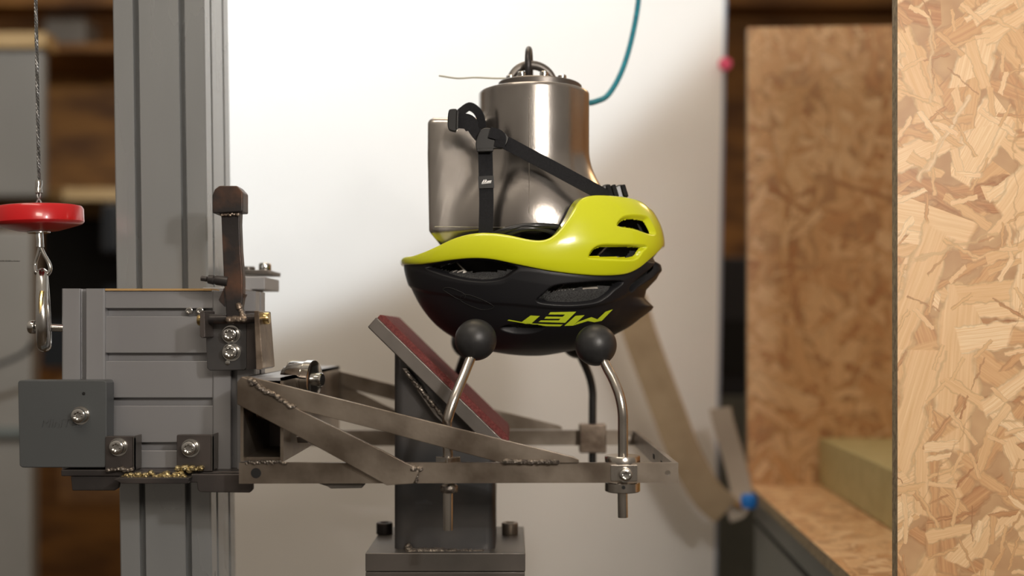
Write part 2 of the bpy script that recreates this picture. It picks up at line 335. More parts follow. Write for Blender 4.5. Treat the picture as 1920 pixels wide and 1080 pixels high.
sheet('side_sheet', .95, .95+TH, 0, .92+TH, -TH, .842, (1,2), 1.7)
fb = MB().box(.128, .6, .38, .915, .001, .087, RB); tag(fb.build('foam_block', M['foamy'], bevel=.003), 'cream foam block lying on the floor of the wooden strand-board box', 'foam block')
cb = empty('steel_cabinet', (bo.x+.4, bo.y+.4, 0), 'grey-green steel cabinet with horizontal seams carrying the wooden box', 'cabinet')
MB().box(.012, .94, .03, .92, -bo.z, -TH-.001, RB).build('body', M['cab'], cb, bevel=.003)
for k in range(4):
    z = -.062-.11*k
    MB().box(.0105, .013, .04, .91, z-.007, z, RB).build('seam', M['dark'], cb)
bpy.context.view_layer.update()

# ------------------------------------------------------------ aluminium profiles
def prof(nx, ny, m, sides='NESW', op=.0035, lip=.0035, dp=.011, wi=.008, c=.0015):
    """section loop of a slotted profile, nx by ny modules of size m"""
    w, h = nx*m, ny*m; out = []
    def side(p0, d, nrm, n, on):
        L = n*m; q = lambda s, t: (p0[0]+d[0]*s+nrm[0]*t, p0[1]+d[1]*s+nrm[1]*t)
        out.append(q(c, 0))
        if on:
            for k in range(n):
                s = (k+.5)*m
                out.extend([q(s-op-.0006, 0), q(s-op, .0006), q(s-op, lip), q(s-wi, lip), q(s-wi, lip+.003), q(s-wi*.5, dp), q(s+wi*.5, dp), q(s+wi, lip+.003), q(s+wi, lip), q(s+op, lip), q(s+op, .0006), q(s+op+.0006, 0)])
        out.append(q(L-c, 0))
    side((0,0), (1,0), (0,1), nx, 'S' in sides); side((w,0), (0,1), (-1,0), ny, 'E' in sides)
    side((w,h), (-1,0), (0,-1), nx, 'N' in sides); side((0,h), (0,-1), (1,0), ny, 'W' in sides)
    return out
# column, leaning a hair; x0 follows the photograph at mid height
YC = 1.12; cw = .0963; m2 = cw/2
loop = prof(2, 2, m2, op=.0030, wi=.008, dp=.012)
lean = .0135
xc0 = XX(219, YC)
b = MB().ext(loop, lambda a, c, L: (xc0+a-(L-CZ)*lean, YC+c, L), 2.6)
tag(b.build('aluminium_column', M['alu_col']), 'tall slotted aluminium column standing upright on the left', 'column')

# ------------------------------------------------------------ carriage
YA = 1.065
car = empty('drop_carriage', (XX(300,YA), YA, ZZ(880,YA)), 'aluminium profile carriage clamped on the tall column, grey end cap at its lower left', 'carriage')
hprof = prof(1, 4, .0448, 'W' , op=.0040, wi=.009, dp=.008, lip=.0028)   # a = depth, c = height
zb = ZZ(880, YA)
MB().ext(hprof, lambda a, c, L: (XX(196,YA)+L, YA+.003+a, zb+c), XX(397,YA)-XX(196,YA)).build('profile_block', M['alu'], car)
vprof = prof(1, 1, .0430, 'SE', op=.0030, wi=.008, dp=.010)
for x0 in (115, 398):
    top = ZZ(541 if x0 == 115 else 546, YA); bot = ZZ(903 if x0 == 398 else 880, YA)
    MB().ext(vprof, lambda a, c, L: (XX(x0,YA)+a, YA+c, bot+L), top-bot).build('upright_profile', M['alu'], car)
MB().pbox(197, 396, 541, 545, YA+.001, YA+.045).build('top_glint', M['woodlight'], car)['label'] = 'painted tan glint along the top edge'  # tan colour stands in for light glinting on the carriage's top edge
# rear guide of the carriage wrapping the column
MB().box(XX(115,YA), xc0-.004, YA+.045, YC+.10, ZZ(700,YA), ZZ(560,YA)).build('rear_guide', M['alu'], car, bevel=.001)
MB().pbox(453, 497, 519, 543, 1.15, 1.22).build('rear_clamp', M['alu'], car, bevel=.001)
MB().box(XX(430,1.2), XX(494,1.2), YA+.03, 1.2, ZZ(700,1.15), ZZ(543,1.15)).build('side_guide', M['alu'], car, bevel=.001)
MB().box(XX(445,1.2), XX(512,1.2), 1.18, 1.24, ZZ(516,1.2), ZZ(508,1.2)).build('clamp_bridge', M['plate'], car, bevel=.001)
def screw(parent, p, axis, r, h=.008, mt='chrome', name='screw', washer=True):
    b = MB().lathe([(r*.2,0),(r*.96,0),(r,h*.15),(r,h*.7),(r*.93,h*.92),(r*.8,h),(r*.56,h),(r*.52,h*.45),(.0001,h*.4)], p, axis, 28)
    for k in range(6):                     # hexagon socket ring of small facets
        a = k*math.pi/3; q = Vector(axis).normalized().to_track_quat('Z','Y')
        c = Vector(p)+q @ Vector((r*.52*math.cos(a), r*.52*math.sin(a), h*.88)); b.lathe([(r*.03,-h*.3),(r*.13,-h*.3),(r*.13,h*.12),(r*.02,h*.16)], c, axis, 8)
    if washer: b.lathe([(r*.3,-.0016),(r*1.25,-.0016),(r*1.28,-.0008),(r*1.25,0),(r*.3,0)], p, axis, 28)
    return b.build(name, M[mt], parent, smooth=True)
NY = (0,-1,0)
screw(car, (XX(497,1.21), 1.21, ZZ(508,1.21)), (0,0,1), .007, .009, washer=True)
screw(car, (XX(465,1.21), 1.21, ZZ(508,1.21)), (0,0,1), .008, .005, mt='plate', washer=True)
for x in (356, 376): screw(car, P(x, 583, YA+.004), NY, .0038, .003, washer=False)
# end cap
YE = 1.045
cap = MB().prism([(33,717),(36,713),(196,713),(200,717),(200,873),(196,877),(41,877),(36,873)], YE, YE+.02).build('end_cap', M['capgrey'], car, bevel=.0012)
cap['label'] = 'square slate-grey plastic end cap'
screw(cap, P(151,779,YE-.001), NY, .0072, .007)
MB().lathe([(.0005,0),(.0016,0),(.0016,.0004),(.0002,.0005)], P(157,738,YE), NY, 12).build('pin_hole', M['dark'], cap)
fc = bpy.data.curves.new('cap_text', 'FONT'); fc.body = 'MiniTec'; fc.size = .0125; fc.extrude = .00025; fc.shear = .2; fc.align_x = 'CENTER'
to = bpy.data.objects.new('tmp', fc); COL.objects.link(to); bpy.context.view_layer.update()
me = bpy.data.meshes.new_from_object(to.evaluated_get(bpy.context.evaluated_depsgraph_get())); bpy.data.objects.remove(to)
lo = bpy.data.objects.new('embossed_lettering', me); COL.objects.link(lo); me.materials.append(M['capgrey'])
lo.rotation_euler = (math.pi/2, 0, 0); lo.location = P(114,801,YE-.00025); lo.parent = cap
lo.matrix_parent_inverse = cap.matrix_world.inverted()
# bottom plates, tabs, welds
def bead(b, p0, p1, n, r, jit=.3):
    p0, p1 = Vector(p0), Vector(p1)
    for i in range(n):
        p = p0.lerp(p1, (i+.5)/n)+Vector((0, random.uniform(-1,1)*r*jit, random.uniform(-1,1)*r*jit)); rr = r*random.uniform(.8,1.25)
        b.lathe([(rr*.05,-rr*.8),(rr*.7,-rr*.6),(rr,0),(rr*.7,rr*.6),(rr*.05,rr*.8)], p, (random.uniform(-.3,.3), -.5, .8), 10)
    return b
MB().pbox(114, 229, 881, 893, 1.045, 1.17).build('base_plate', M['steeldark'], car, bevel=.001)
MB().prism([(132,893),(226,893),(222,915),(214,920),(135,920)], 1.047, 1.052).build('angle_leg', M['steeldark'], car, bevel=.001)
MB().prism([(213,899),(222,896),(355,896),(352,907),(228,907)], 1.02, 1.065).build('front_flat', M['steeldark'], car, bevel=.0008)
MB().pbox(226, 470, 884, 896, 1.045, 1.11).build('base_plate', M['steeldark'], car, bevel=.001)
MB().prism([(358,889),(474,889),(474,918),(468,924),(375,923),(370,918),(369,905),(356,905)], 1.03, 1.036).build('angle_leg', M['steeldark'], car, bevel=.001)
tabs = []
for x0, x1, y0, sxp, syp, tw in ((197,251,818,222,838,0), (331,398,815,357,840,0)):
    tb = MB().prism([(x0,y0+2),(x0+2,y0),(x1-2,y0),(x1,y0+2),(x1,884),(x0,884)], 1.043, 1.049).build('mounting_tab', M['steeldark'], car, bevel=.0008)
    MB().box(XX(x1,1.043)-.0012, XX(x1,1.043), 1.043, YA, ZZ(882,1.043), ZZ(y0,1.043)).build('tab_edge', M['plate'], tb)
    screw(tb, P(sxp,syp,1.042), NY, .0072, .007)
b = bead(MB(), P(200,880,1.040), P(250,880,1.040), 8, .0028); b.build('weld', M['weld'], car, smooth=True)
bead(MB(), P(228,891,1.032), P(352,891,1.032), 24, .0028, .8).build('weld', M['goldweld'], car, smooth=True); bead(MB(), P(232,895,1.026), P(350,895,1.026), 18, .002, .8).build('weld', M['goldweld'], car, smooth=True)
b = bead(MB(), P(332,879,1.038), P(380,880,1.038), 9, .003, .6); b.build('weld', M['goldweld'], car, smooth=True)

# ------------------------------------------------------------ release lever on its bracket
lev = empty('release_lever', P(430,640,1.05), 'rusty steel release lever with a square head, pivoting on a dark bracket beside the carriage', 'lever')
br = MB().prism([(386,634),(393,620),(393,600),(462,598),(462,690),(458,694),(393,695),(388,690)], 1.045, 1.05).build('bracket_plate', M['anvil'], lev, bevel=.0008)
MB().box(XX(459,1.045), XX(485,1.045), 1.046, 1.064, ZZ(692,1.045), ZZ(583,1.045)).build('bracket_back', M['dark'] if False else M['steeldark'], lev)
MB().prism([(383,585),(392,583),(393,632),(387,634),(383,630)], 1.015, 1.05, 1.03).build('bracket_ear', M['steeldark'], lev, bevel=.0006)
MB().prism([(480,583),(489,583),(497,690),(491,693),(484,692)], 1.012, 1.062, 1.02).build('bracket_ear', M['rustlight'], lev, bevel=.0006)
MB().tube([P(384,599,1.03), P(486,597,1.03)], .0048, 20).build('pivot_pin', M['rust'], lev, smooth=True)
MB().lathe([(.001,0),(.0050,0),(.0056,.001),(.0056,.0055),(.005,.0065),(.001,.0065)], P(384,600,1.03), (-1,0,0), 20).build('pin_nut', M['brass'], lev, smooth=True)
MB().lathe([(.001,0),(.0052,0),(.0058,.001),(.0058,.0075),(.005,.0085),(.001,.0085)], P(489,597,1.03), (1,0,.02), 20).build('pin_nut', M['brass'], lev, smooth=True)
arm = [(414,396),(450,396),(449,420),(451,470),(455,520),(455,560),(452,578),(455,592),(462,602),(450,604),(426,606),(424,596),(422,560),(419,520),(417,470)]
MB().prism(arm, 1.022, 1.034, 1.022).build('lever_arm', M['rust'], lev, bevel=.0012)
MB().prism([(398,366),(402,355),(411,348),(444,348),(455,360),(455,397),(398,400)], 1.014, 1.036).build('lever_head', M['rust'], lev, bevel=.0012)
for a_, c_, n_, r_ in ((P(414,402,1.02), P(448,401,1.02), 9, .0022), (P(428,600,1.02), P(458,598,1.02), 10, .003), (P(447,570,1.022), P(456,596,1.022), 7, .0028)):
    bead(MB(), a_, c_, n_, r_).build('weld', M['rustlight'], lev, smooth=True)
MB().lathe([(.001,-.022),(.0026,-.022),(.0026,-.0165),(.002,-.016),(.0042,-.015),(.0048,-.010),(.0040,-.009),(.0048,-.007),(.005,.004),(.001,.004)], P(420,527,1.024), (1,0,-.12), 20).build('side_pin', M['steeldark'], lev, smooth=True)
MB().prism([(410,562),(420,540),(421,575),(412,566)], 1.026, 1.032).build('side_lug', M['rust'], lev)
MB().prism([(455,550),(461,552),(456,562)], 1.026, 1.032).build('side_lug', M['rust'], lev)
for x, y in ((433,627), (434,660)): screw(br, P(x,y,1.043), NY, .0072, .0075)
MB().lathe([(.0008,0),(.002,0),(.0024,.0006),(.001,.001)], P(427,680,1.0445), NY, 12).build('drill_hole', M['chrome'], br, smooth=True)

# ------------------------------------------------------------ support frame
YN, YF = 1.0, 1.333
fr = empty('steel_fork', P(490,890,YN), 'welded flat-steel fork reaching out below the helmet from the carriage', 'fork')
T = .006
for Y, near in ((YN, True), (YF-T, False)):
    def q(pts): return [(a, c) for a, c in pts]
    nm = ('side_bar', 'upper_brace', 'lower_brace')
    hole = [(1252+5.2*math.cos(a), 887+5.2*math.sin(a)) for a in [-2*math.pi*k/20-.01 for k in range(21)]]
    b = MB().prism([(448,868),(1272,868),(1272,886.95)]+hole+[(1272,887.05),(1272,905),(448,907)], Y, Y+T, YN); o = b.build(nm[0], M['steel'], fr)
    hp = [(455,706),(470,706),(860,803),(1075,856),(1085,861),(1085,867),(940,867),(860,846),(700,803),(555,766),(448,716)]
    MB().prism(hp, Y-.0035 if near else Y+T, Y if near else Y+T+.0035, YN).build(nm[1], M['steel'], fr, bevel=.0005)
    lp = [(448,716),(456,706),(474,712),(560,766),(700,834),(782,876),(786,884),(776,905),(727,908),(571,822),(448,757)]
    MB().prism(lp, Y-.007 if near else Y+T+.0035, Y-.0035 if near else Y+T+.007, YN).build(nm[2], M['steel'], fr, bevel=.0005)
# end bar joining both sides at the right
xr_ = XX(1272, YN)
eb = MB(); z0, z1 = ZZ(905,YN), ZZ(868,YN); eb.box(xr_-.005, xr_, YN+T, YF-T, z0, z1); eb = eb.build('end_bar', M['steel'], fr, bevel=.0005)
for yy in (1.07, 1.13):
    MB().box(xr_-.0053, xr_-.0048, yy, yy+.012, z0+.006, z0+.011).build('slot', M['dark'], eb)
# cross tube (square, open ended)
x0, x1 = XX(450,YN), XX(531,YN); za, zc = ZZ(866,YN), ZZ(708,YN); w = .003
for a0,a1,b0,b1 in ((x0,x0+w,za,zc),(x1-w,x1,za,zc)):
    MB().box(a0,a1,YN+T*.2,YF-T-.0005,b0,b1).build('cross_tube_wall', M['steel'], fr)
MB().box(x0,x1,YN+T*.2,YF-T-.0005,zc-w,zc).build('cross_tube_wall', M['alu'], fr)
MB().box(x0+w,x1-w,YN+.012,YF-T-.001,za-.0005,za+w).build('cross_tube_wall', M['steel'], fr)
MB().tube([(x0+.005, YN+.05, (za+zc)/2+.004),(x1-.004, YN+.05, (za+zc)/2+.004)], .008, 16).build('inner_bolt', M['rustlight'], fr, smooth=True)
MB().box(x0+w,x1-w,YN+.11,YN+.115,za+w,zc-w).build('inner_web', M['steeldark'], fr)
MB().prism([(591,907),(677,905),(677,917),(618,918),(612,914)], YN+.006, YN+.03, YN).build('under_plate', M['plate'], fr, bevel=.0005)
# holes, welds
for x in (480,):
    MB().lathe([(.0005,0),(.0048,0),(.0048,.0003),(.0005,.0004)], P(x,887,YN-.0001), NY, 24).build('hole', M['dark'] if x == 480 else M['brass'], fr)
for a_, c_, n_, r_, j_ in ((P(468,714,YN-.0078), P(552,765,YN-.0062), 26, .0026, .5), (P(946,865,YN-.003), P(1045,866,YN-.002), 34, .0028, .15), (P(783,876,YN-.004), P(780,904,YN-.004), 8, .002, .3),
        (P(460,867,YN-.001), P(538,867,YN-.001), 16, .0016, .6), (P(772,878,YN-.006), P(790,880,YN-.002), 5, .0028, .3)):
    bead(MB(), a_, c_, n_, r_, j_).build('weld', M['weld'], fr, smooth=True)
# roller and brass screw on the cross tube
rl = MB().lathe([(.002,-.022),(.012,-.022),(.0135,-.016),(.017,-.016),(.018,-.014),(.018,.001),(.017,.002),(.0195,.003),(.0195,.010),(.018,.011),(.007,.011),(.007,.018),(.006,.019),(.001,.019)], (XX(572,1.075), 1.075, ZZ(711,1.075)), (1,-.25,-.02), 40)
rl.build('roller', M['chrome'], fr, smooth=True)
MB().lathe([(.002,-.004),(.006,-.004),(.008,0),(.008,.003),(.004,.0045),(.0005,.0045)], (XX(552,1.25), 1.25, zc+.004), (0,0,1), 20).build('brass_screw', M['brass'], fr, smooth=True)
MB().lathe([(.002,-.004),(.007,-.004),(.007,.006),(.002,.006)], (x1+.008, 1.05, ZZ(818,1.05)), (1,0,0), 6).build('hex_nut', M['plate'], fr)

# ------------------------------------------------------------ support rods with rubber balls
def rod_thing(label, ball, br_, pts, Ym, mt='rod', big=False):
    t = empty('support_rod', pts[0], label, 'support rod', 'ball-tipped rods holding the helmet')
    MB().tube(spline(pts, 8), .0048, 20).build('rod', M[mt], t, smooth=True)
    n = 24; pr = [(max(br_*math.sin(math.pi*k/n), .0002), -br_*math.cos(math.pi*k/n)) for k in range(n+1)]
    MB().lathe(pr, ball, (0,0,1), 48).build('rubber_ball', M['rubber'], t, smooth=True)
    return t
YR = YN+T+.009
bl = P(892,637,1.045); brt = P(1117,647,1.045); RR = .0205
t = rod_thing('left front ball-tipped steel rod under the helmet, clamped behind the long bar', bl, RR,
    [P(840,994,YR), P(840,930,YR), P(840,860,YR), P(838,800,YR), P(841,780,YR), P(850,752,YR+.003), P(862,722,YR+.010), P(874,693,YR+.018), P(884,668,YR+.024), P(890,645,1.044)], YR)
nutp = [(.002,0),(.0095,0),(.0102,.001),(.0102,.007),(.0095,.008),(.002,.008)]
MB().lathe([(.002,0),(.0118,0),(.0118,.0062),(.002,.0062)], (XX(840,YR), YR, ZZ(868,YR)), (0,0,1), 4).build('clamp_block', M['chrome'], t, bevel=.0006)
MB().lathe([(.002,0),(.0078,0),(.0085,.001),(.0085,.006),(.0078,.007),(.0055,.0085),(.002,.0085)], (XX(842,YR), YR, ZZ(923,YR)), (0,0,1), 24).build('collar', M['weld'], t, smooth=True)
t = rod_thing('right front ball-tipped steel rod under the helmet, held by a round clamp with a screw', brt, RR,
    [P(1168,970,YR), P(1167,900,YR), P(1168,850,YR), P(1168,800,YR), P(1167,770,YR), P(1161,740,YR+.003), P(1150,712,YR+.010), P(1140,693,YR+.016), P(1130,673,YR+.023), P(1121,655,1.044)], YR)
for ya, yb in ((868,855), (921,903)):
    MB().lathe([(.004,0),(.0160,0),(.0168,.0008),(.0168,.0062 if ya==868 else .0086),(.0160,.0072 if ya==868 else .0094),(.004,.0072 if ya==868 else .0094)], (XX(1167,YR), YR, ZZ(ya,YR)), (0,0,1), 40).build('clamp_disc', M['plate'] if False else M['rod'], t, smooth=True)
screw(t, P(1172,889,YN-.001), NY, .0062, .008)
MB().lathe([(.0005,0),(.0018,0),(.0018,.0004),(.0003,.0005)], P(1169,914,YR-.0168), NY, 12).build('set_screw_hole', M['dark'], t)
MB().prism([(1145,872),(1195,872),(1195,902),(1145,902)], YN-.0012, YN).build('ground_pad', M['rod'], t, bevel=.0004)
YB = YF-T-.009
for lab, xs, xb, yb_ in (('right rear black ball-tipped rod behind the helmet, clamped to the far bar', 1111, 1086, 655), ('left rear black ball-tipped rod mostly hidden behind the tilted anvil', 884, 900, 640)):
    sgn = -1 if xs > 1000 else 1
    pts = [P(xs,880,YB), P(xs,820,YB), P(xs,760,YB), P(xs-sgn*-1 if 0 else xs,735,YB), P(xs+sgn*4,712,YB-.003), P(xs+sgn*12,690,YB-.01), P(xs+sgn*22,668,YB-.025)]
    if xs < 1000: pts = [P(840,880,YB), P(840,800,YB), P(843,760,YB), P(852,720,YB-.003), P(862,690,YB-.01), P(870,668,YB-.025)]; xb = 880
    t = rod_thing(lab, P(xb-2, 640, YB-.045), RR, pts+[P(xb, 650, YB-.042)], YB, 'blackrod')
    MB().pbox((pts[0].x/YB*F+HX)-24, (pts[0].x/YB*F+HX)+26, 796, 850, YB-.012, YB+.009).build('clamp_block', M['rustlight'], t, bevel=.0015)

# ------------------------------------------------------------ hoist cable, disc and hook
YH = 1.06
hc = empty('hoist_cable', P(72,365,YH), 'thin twisted steel cable hanging at the far left with crimped ferrules', 'cable')
b = MB()
cp = [P(66+7*(y+60)/400, y, YH) for y in range(-60, 345, 3)]
for ph in range(3):
    b.tube([p+Vector((math.cos(i*.9+ph*2.094), math.sin(i*.9+ph*2.094), 0))*.0009 for i, p in enumerate(cp)], .0010, 6)
b.build('cable', M['cable'], hc, smooth=True)
MB().tube([P(73,338,YH), P(73,344,YH), P(72,352,YH), P(73,362,YH)], [.0036,.0042,.0036,.0042], 12, rz=.8).build('ferrule', M['chrome'], hc, smooth=True)
b = MB()
for s in (-1, 1): b.tube(spline([P(73+s*3,362,YH), P(73+s*2,370,YH), P(73-s*4,380,YH), P(73-s*3,392,YH), P(74,440,YH)], 6), .0012, 8)
b.build('cable_end', M['cable'], hc, smooth=True)
MB().tube([P(74,436,YH), P(74,446,YH), P(75,454,YH), P(75,463,YH)], [.0042,.0046,.0042,.0046], 12, rz=.8).build('ferrule', M['chrome'], hc, smooth=True)
b = MB(); b.tube(spline([P(75,461,YH), P(71,478,YH), P(66,496,YH), P(67,511,YH-.002), P(72,514,YH+.003)], 8), .0017, 10)
b.tube(spline([P(75,461,YH), P(83,478,YH), P(92,494,YH), P(94,506,YH), P(88,515,YH), P(80,512,YH+.004), P(72,514,YH+.003)], 8), .0020, 10)
b.build('cable_loop', M['chrome'], hc, smooth=True)
dt = empty('red_disc', P(73,430,YH), 'glossy red plastic disc threaded on the steel cable at the far left', 'disc')
R_ = .0425
MB().lathe([(.003,-.0125),(.016,-.0125),(.020,-.012),(.036,-.0075),(.0405,-.0062),(R_,-.004),(R_+.0002,.0085),(.041,.0112),(.037,.0122),(.018,.0118),(.016,.014),(.003,.0142)], P(72,410,YH), (-.05,-.03,1), 56).build('body', M['red'], dt, smooth=True)
MB().lathe([(.003,0),(.0105,0),(.0105,.0012),(.003,.0012)], P(73,437,YH), (-.05,0,1), 24).build('washer', M['chrome'], dt, smooth=True)
MB().lathe([(.003,0),(.009,0),(.009,.003),(.003,.003)], P(73,434,YH), (-.05,0,1), 24).build('inner_bush', M['red'], dt, smooth=True)
hk = empty('snap_hook', P(80,650,YH), 'zinc snap hook seen edge-on, joining the cable loop to the carriage bolt', 'hook')
# hook ring lies in the Y-Z plane (seen edge-on), slightly yawed
pts = []
for k in range(33):
    a = 2*math.pi*k/32; zz = math.cos(a); yy = math.sin(a)*(.010+.008*(1-zz)/2)
    p = P(81, 580, YH); pts.append(Vector((p.x-.36*yy-.001*zz, YH+yy, p.z+.036*zz)))
MB().tube(pts, [ .0054+.0013*(1-math.cos(2*math.pi*k/32))/2 for k in range(33)], 16, rz=.95, cap=False).build('hook_body', M['chrome'], hk, smooth=True)
MB().tube([P(87,560,YH-.012), P(91,590,YH-.014), P(92,620,YH-.012)], .0016, 8).build('gate_spring', M['chrome'], hk, smooth=True)
MB().tube([P(79,546,YH-.016), P(77,560,YH-.018), P(76,588,YH-.018)], .0022, 8).build('gate', M['brass'], hk, smooth=True)
MB().lathe([(.001,0),(.0062,0),(.0068,.001),(.0068,.005),(.0062,.006),(.001,.006)], P(67,613,YH-.002), (-1,0,0), 20).build('bolt_head', M['chrome'], hk, smooth=True)
MB().tube([P(66,613,YH-.002), P(118,615,YH+.006)], .0036, 16).build('bolt', M['chrome'], hk, smooth=True)

# ------------------------------------------------------------ anvil
YT = 1.119; YP = 1.10
an = empty('anvil', (XX(832,YT), YT, 0), 'dark steel kerbstone anvil with a slanted red-topped plate, standing below the helmet', 'anvil')
# tube with rounded corners, cut along the slanted plate
xa, xb2 = XX(738,YT), XX(925,YT)+.002; dpt = .104; rc = .010
def cutz(x): # underside line of the slanted plate at depth YP : through (690,612) and (927,842)
    xp0, zp0 = XX(689,YP), ZZ(612,YP); xp1, zp1 = XX(925,YP), ZZ(845,YP)
    return zp0+(x-xp0)*(zp1-zp0)/(xp1-xp0)
lp = []
for cx, cy, a0 in ((xb2-rc, YT+rc, -90), (xb2-rc, YT+dpt-rc, 0), (xa+rc, YT+dpt-rc, 90), (xa+rc, YT+rc, 180)):
    for k in range(7): a = math.radians(a0+15*k); lp.append((cx+rc*math.cos(a), cy+rc*math.sin(a)))
zbase = ZZ(1037, YP); n = len(lp)
vs = [(x, y, zbase) for x, y in lp]+[(x, y, cutz(x)) for x, y in lp]
MB().add(vs, [tuple(range(n)), tuple(range(2*n-1, n-1, -1))]+[(i,(i+1)%n,(i+1)%n+n,i+n) for i in range(n)]).build('post', M['anvil'], an, smooth=True)
# slanted plate: side outline extruded in depth
sp = [(689,613),(706,594),(946,828),(925,846)]
MB().prism(sp, YP-.004, YP+.145, YP-.004).build('slanted_plate', M['plate'], an, bevel=.0012)
d = Vector((XX(946,YP)-XX(706,YP), 0, ZZ(828,YP)-ZZ(594,YP))).normalized(); nrm = Vector((-d.z, 0, d.x)); nrm = nrm if nrm.z > 0 else -nrm
p0 = P(706,594,YP-.004); p1 = P(949,831,YP-.004); th = .0065
vs = []
for y in (YP-.002, YP+.143):
    for p, o_ in ((p0+d*.001, 0), (p1, 0), (p1, th*.7), (p1-d*.004, th), (p0+d*.005, th), (p0+d*.001, th*.6)):
        c = p+nrm*o_; vs.append((c.x, y, c.z))
MB().add(vs, [(0,1,2,3,4,5),(11,10,9,8,7,6)]+[(i,(i+1)%6,(i+1)%6+6,i+6) for i in range(6)]).build('abrasive_strip', M['redgrit'], an)['label'] = 'dull red abrasive strip'
MB().prism([(752,690),(762,690),(832,786),(834,800),(812,778)], YP+.004, YT+.002, YP).build('gusset', M['plate'], an, bevel=.001)
b = bead(MB(), P(760,696,YP+.003), P(833,783,YP+.003), 26, .0025); b.build('weld', M['weld'], an, smooth=True)
MB().pbox(685, 985, 1037, 1072, YP, YP+.15).build('base_plate', M['plate'], an, bevel=.001)
MB().box(XX(685,YP), XX(984,YP), YP+.001, YP+.149, ZZ(1118,YP), ZZ(1073,YP)).build('base_plate', M['plate'], an, bevel=.001)
b = bead(MB(), P(766,1034,YP+.012), P(905,1036,YP+.012), 34, .0040, .12); bead(b, P(764,1026,YP+.012), P(770,1034,YP+.01), 3, .004); b.build('weld', M['weld'], an, smooth=True)
for x in (721, 956):
    yy = YP+.105
    MB().lathe([(.001,0),(.0088,0),(.0092,.0006),(.0092,.0120),(.0084,.0128),(.0050,.0128),(.0048,.007),(.0005,.007)], (XX(x,yy), yy, zbase), (0,0,1), 28).build('bolt', M['rust'] if x < 800 else M['steel'], an, smooth=True)
MB().box(XX(700,YP), XX(970,YP), YP+.01, YP+.14, 0, ZZ(1118,YP)).build('pedestal', M['plate'], an, bevel=.002)

# ------------------------------------------------------------ head form
YM = 1.17
hf = empty('head_form', P(1000,480,YM), 'upturned polished metal test head form resting inside the helmet', 'head form')
kpx = YM/F
def sd_head(X, Y, Z):
    """X,Z in centre plane pixels (Z up from py), Y in pixels off the centre plane"""
    def rbox(cx, cy, cz, hx, hy, hz, r):
        qx = np.abs(X-cx)-hx+r; qy = np.abs(Y-cy)-hy+r; qz = np.abs(Z-cz)-hz+r
        return np.sqrt(np.maximum(qx,0)**2+np.maximum(qy,0)**2+np.maximum(qz,0)**2)+np.minimum(np.maximum(qx,np.maximum(qy,qz)),0)-r
    cyl = np.maximum(np.hypot(X-1001, Y)-103.5, np.abs(Z-360)-420)
    hy = 62+np.clip((Z-230)/200,0,1)*16
    chin = rbox(888+np.clip((Z-300)/200,0,1)*5, 0, 440, 82, hy, 210, 13)
    ell = (np.sqrt(((X-996)/165)**2+(Y/118)**2+((Z-430)/112)**2)-1)*112
    def smin(a, b, k):
        h = np.clip(.5+.5*(b-a)/k, 0, 1); return b*(1-h)+a*h-k*h*(1-h)
    return smin(smin(cyl, ell, 55), chin, 14)
NT, NZ = 220, 130
zs = np.concatenate([[176, 176.8, 178, 183], np.linspace(188, 560, NZ)]); th = np.linspace(0, 2*np.pi, NT, endpoint=False)
TH_, ZG = np.meshgrid(th, zs); lo = np.full(TH_.shape, 5.0); hi = np.full(TH_.shape, 320.0)
for _ in range(30):
    md = (lo+hi)/2; ins = sd_head(1001+md*np.cos(TH_), md*np.sin(TH_), ZG) < 0; lo = np.where(ins, md, lo); hi = np.where(ins, hi, md)
rr = lo; rr[0] -= 2.5; rr[1] -= .8
cap_r = np.clip(1-((ZG-440)/125), 0, 1)**.5; rr = np.where(ZG > 440, rr*cap_r, rr)
# small dents of the hand-worked chin
X = 1001+rr*np.cos(TH_); Yv = rr*np.sin(TH_)
V = [((x-HX)*kpx, YM+y*kpx, CZ-(z-HY)*kpx) for x, y, z in zip(X.ravel(), Yv.ravel(), ZG.ravel())]
Fc = [(i*NT+k, i*NT+(k+1)%NT, (i+1)*NT+(k+1)%NT, (i+1)*NT+k) for i in range(len(zs)-1) for k in range(NT)]
b = MB(); b.add(V, Fc+[tuple(range(NT))]); headbody = b.build('head_body', M['head'], hf, smooth=True)
bvh_head = BVHTree.FromPolygons([Vector(v) for v in V], Fc+[tuple(range(NT))])
CAM = Vector((0,0,CZ))
def cast(bvh, px, py, off=0):
    d = (P(px,py,1)-CAM).normalized(); h = bvh.ray_cast(CAM, d)
    if h[0] is None: return None, None
    n = h[1] if h[1].dot(d) < 0 else -h[1]
    return h[0]+n*off, n
b = MB()
for seg in ([(992,182),(992,430)], [(815,425),(900,426),(1000,427),(1048,428)]):
    pts = []
    for i in range(len(seg)-1):
        for k in range(8):
            x = seg[i][0]+(seg[i+1][0]-seg[i][0])*k/7; y = seg[i][1]+(seg[i+1][1]-seg[i][1])*k/7; p, _ = cast(bvh_head, x, y, 0)
            if p: pts.append(p)
    b.tube(pts, .00035, 6)
b.build('scribed_lines', M['headline'], hf)
fz = ZZ(176, YM)
MB().lathe([(.002,-.001),(.043,-.001),(.0455,.0006),(.0458,.0062),(.0445,.0075),(.002,.0077)], (XX(1012,YM), YM, fz+.0030), (.035,-.02,1), 56).build('top_flange', M['plate'], hf, smooth=True)
for x, dy in ((957,-.006), (978,-.022), (1020,-.024), (1054,-.008), (1040,.02), (990,.024)):
    y = YM+dy; MB().lathe([(.0005,0),(.0044,0),(.0047,.0005),(.0047,.0080),(.0040,.0088),(.0005,.0088)], (XX(x,y), y, fz+.0098), (0,0,1), 6 if 0 else 18).build('flange_bolt', M['chrome'], hf, smooth=True)
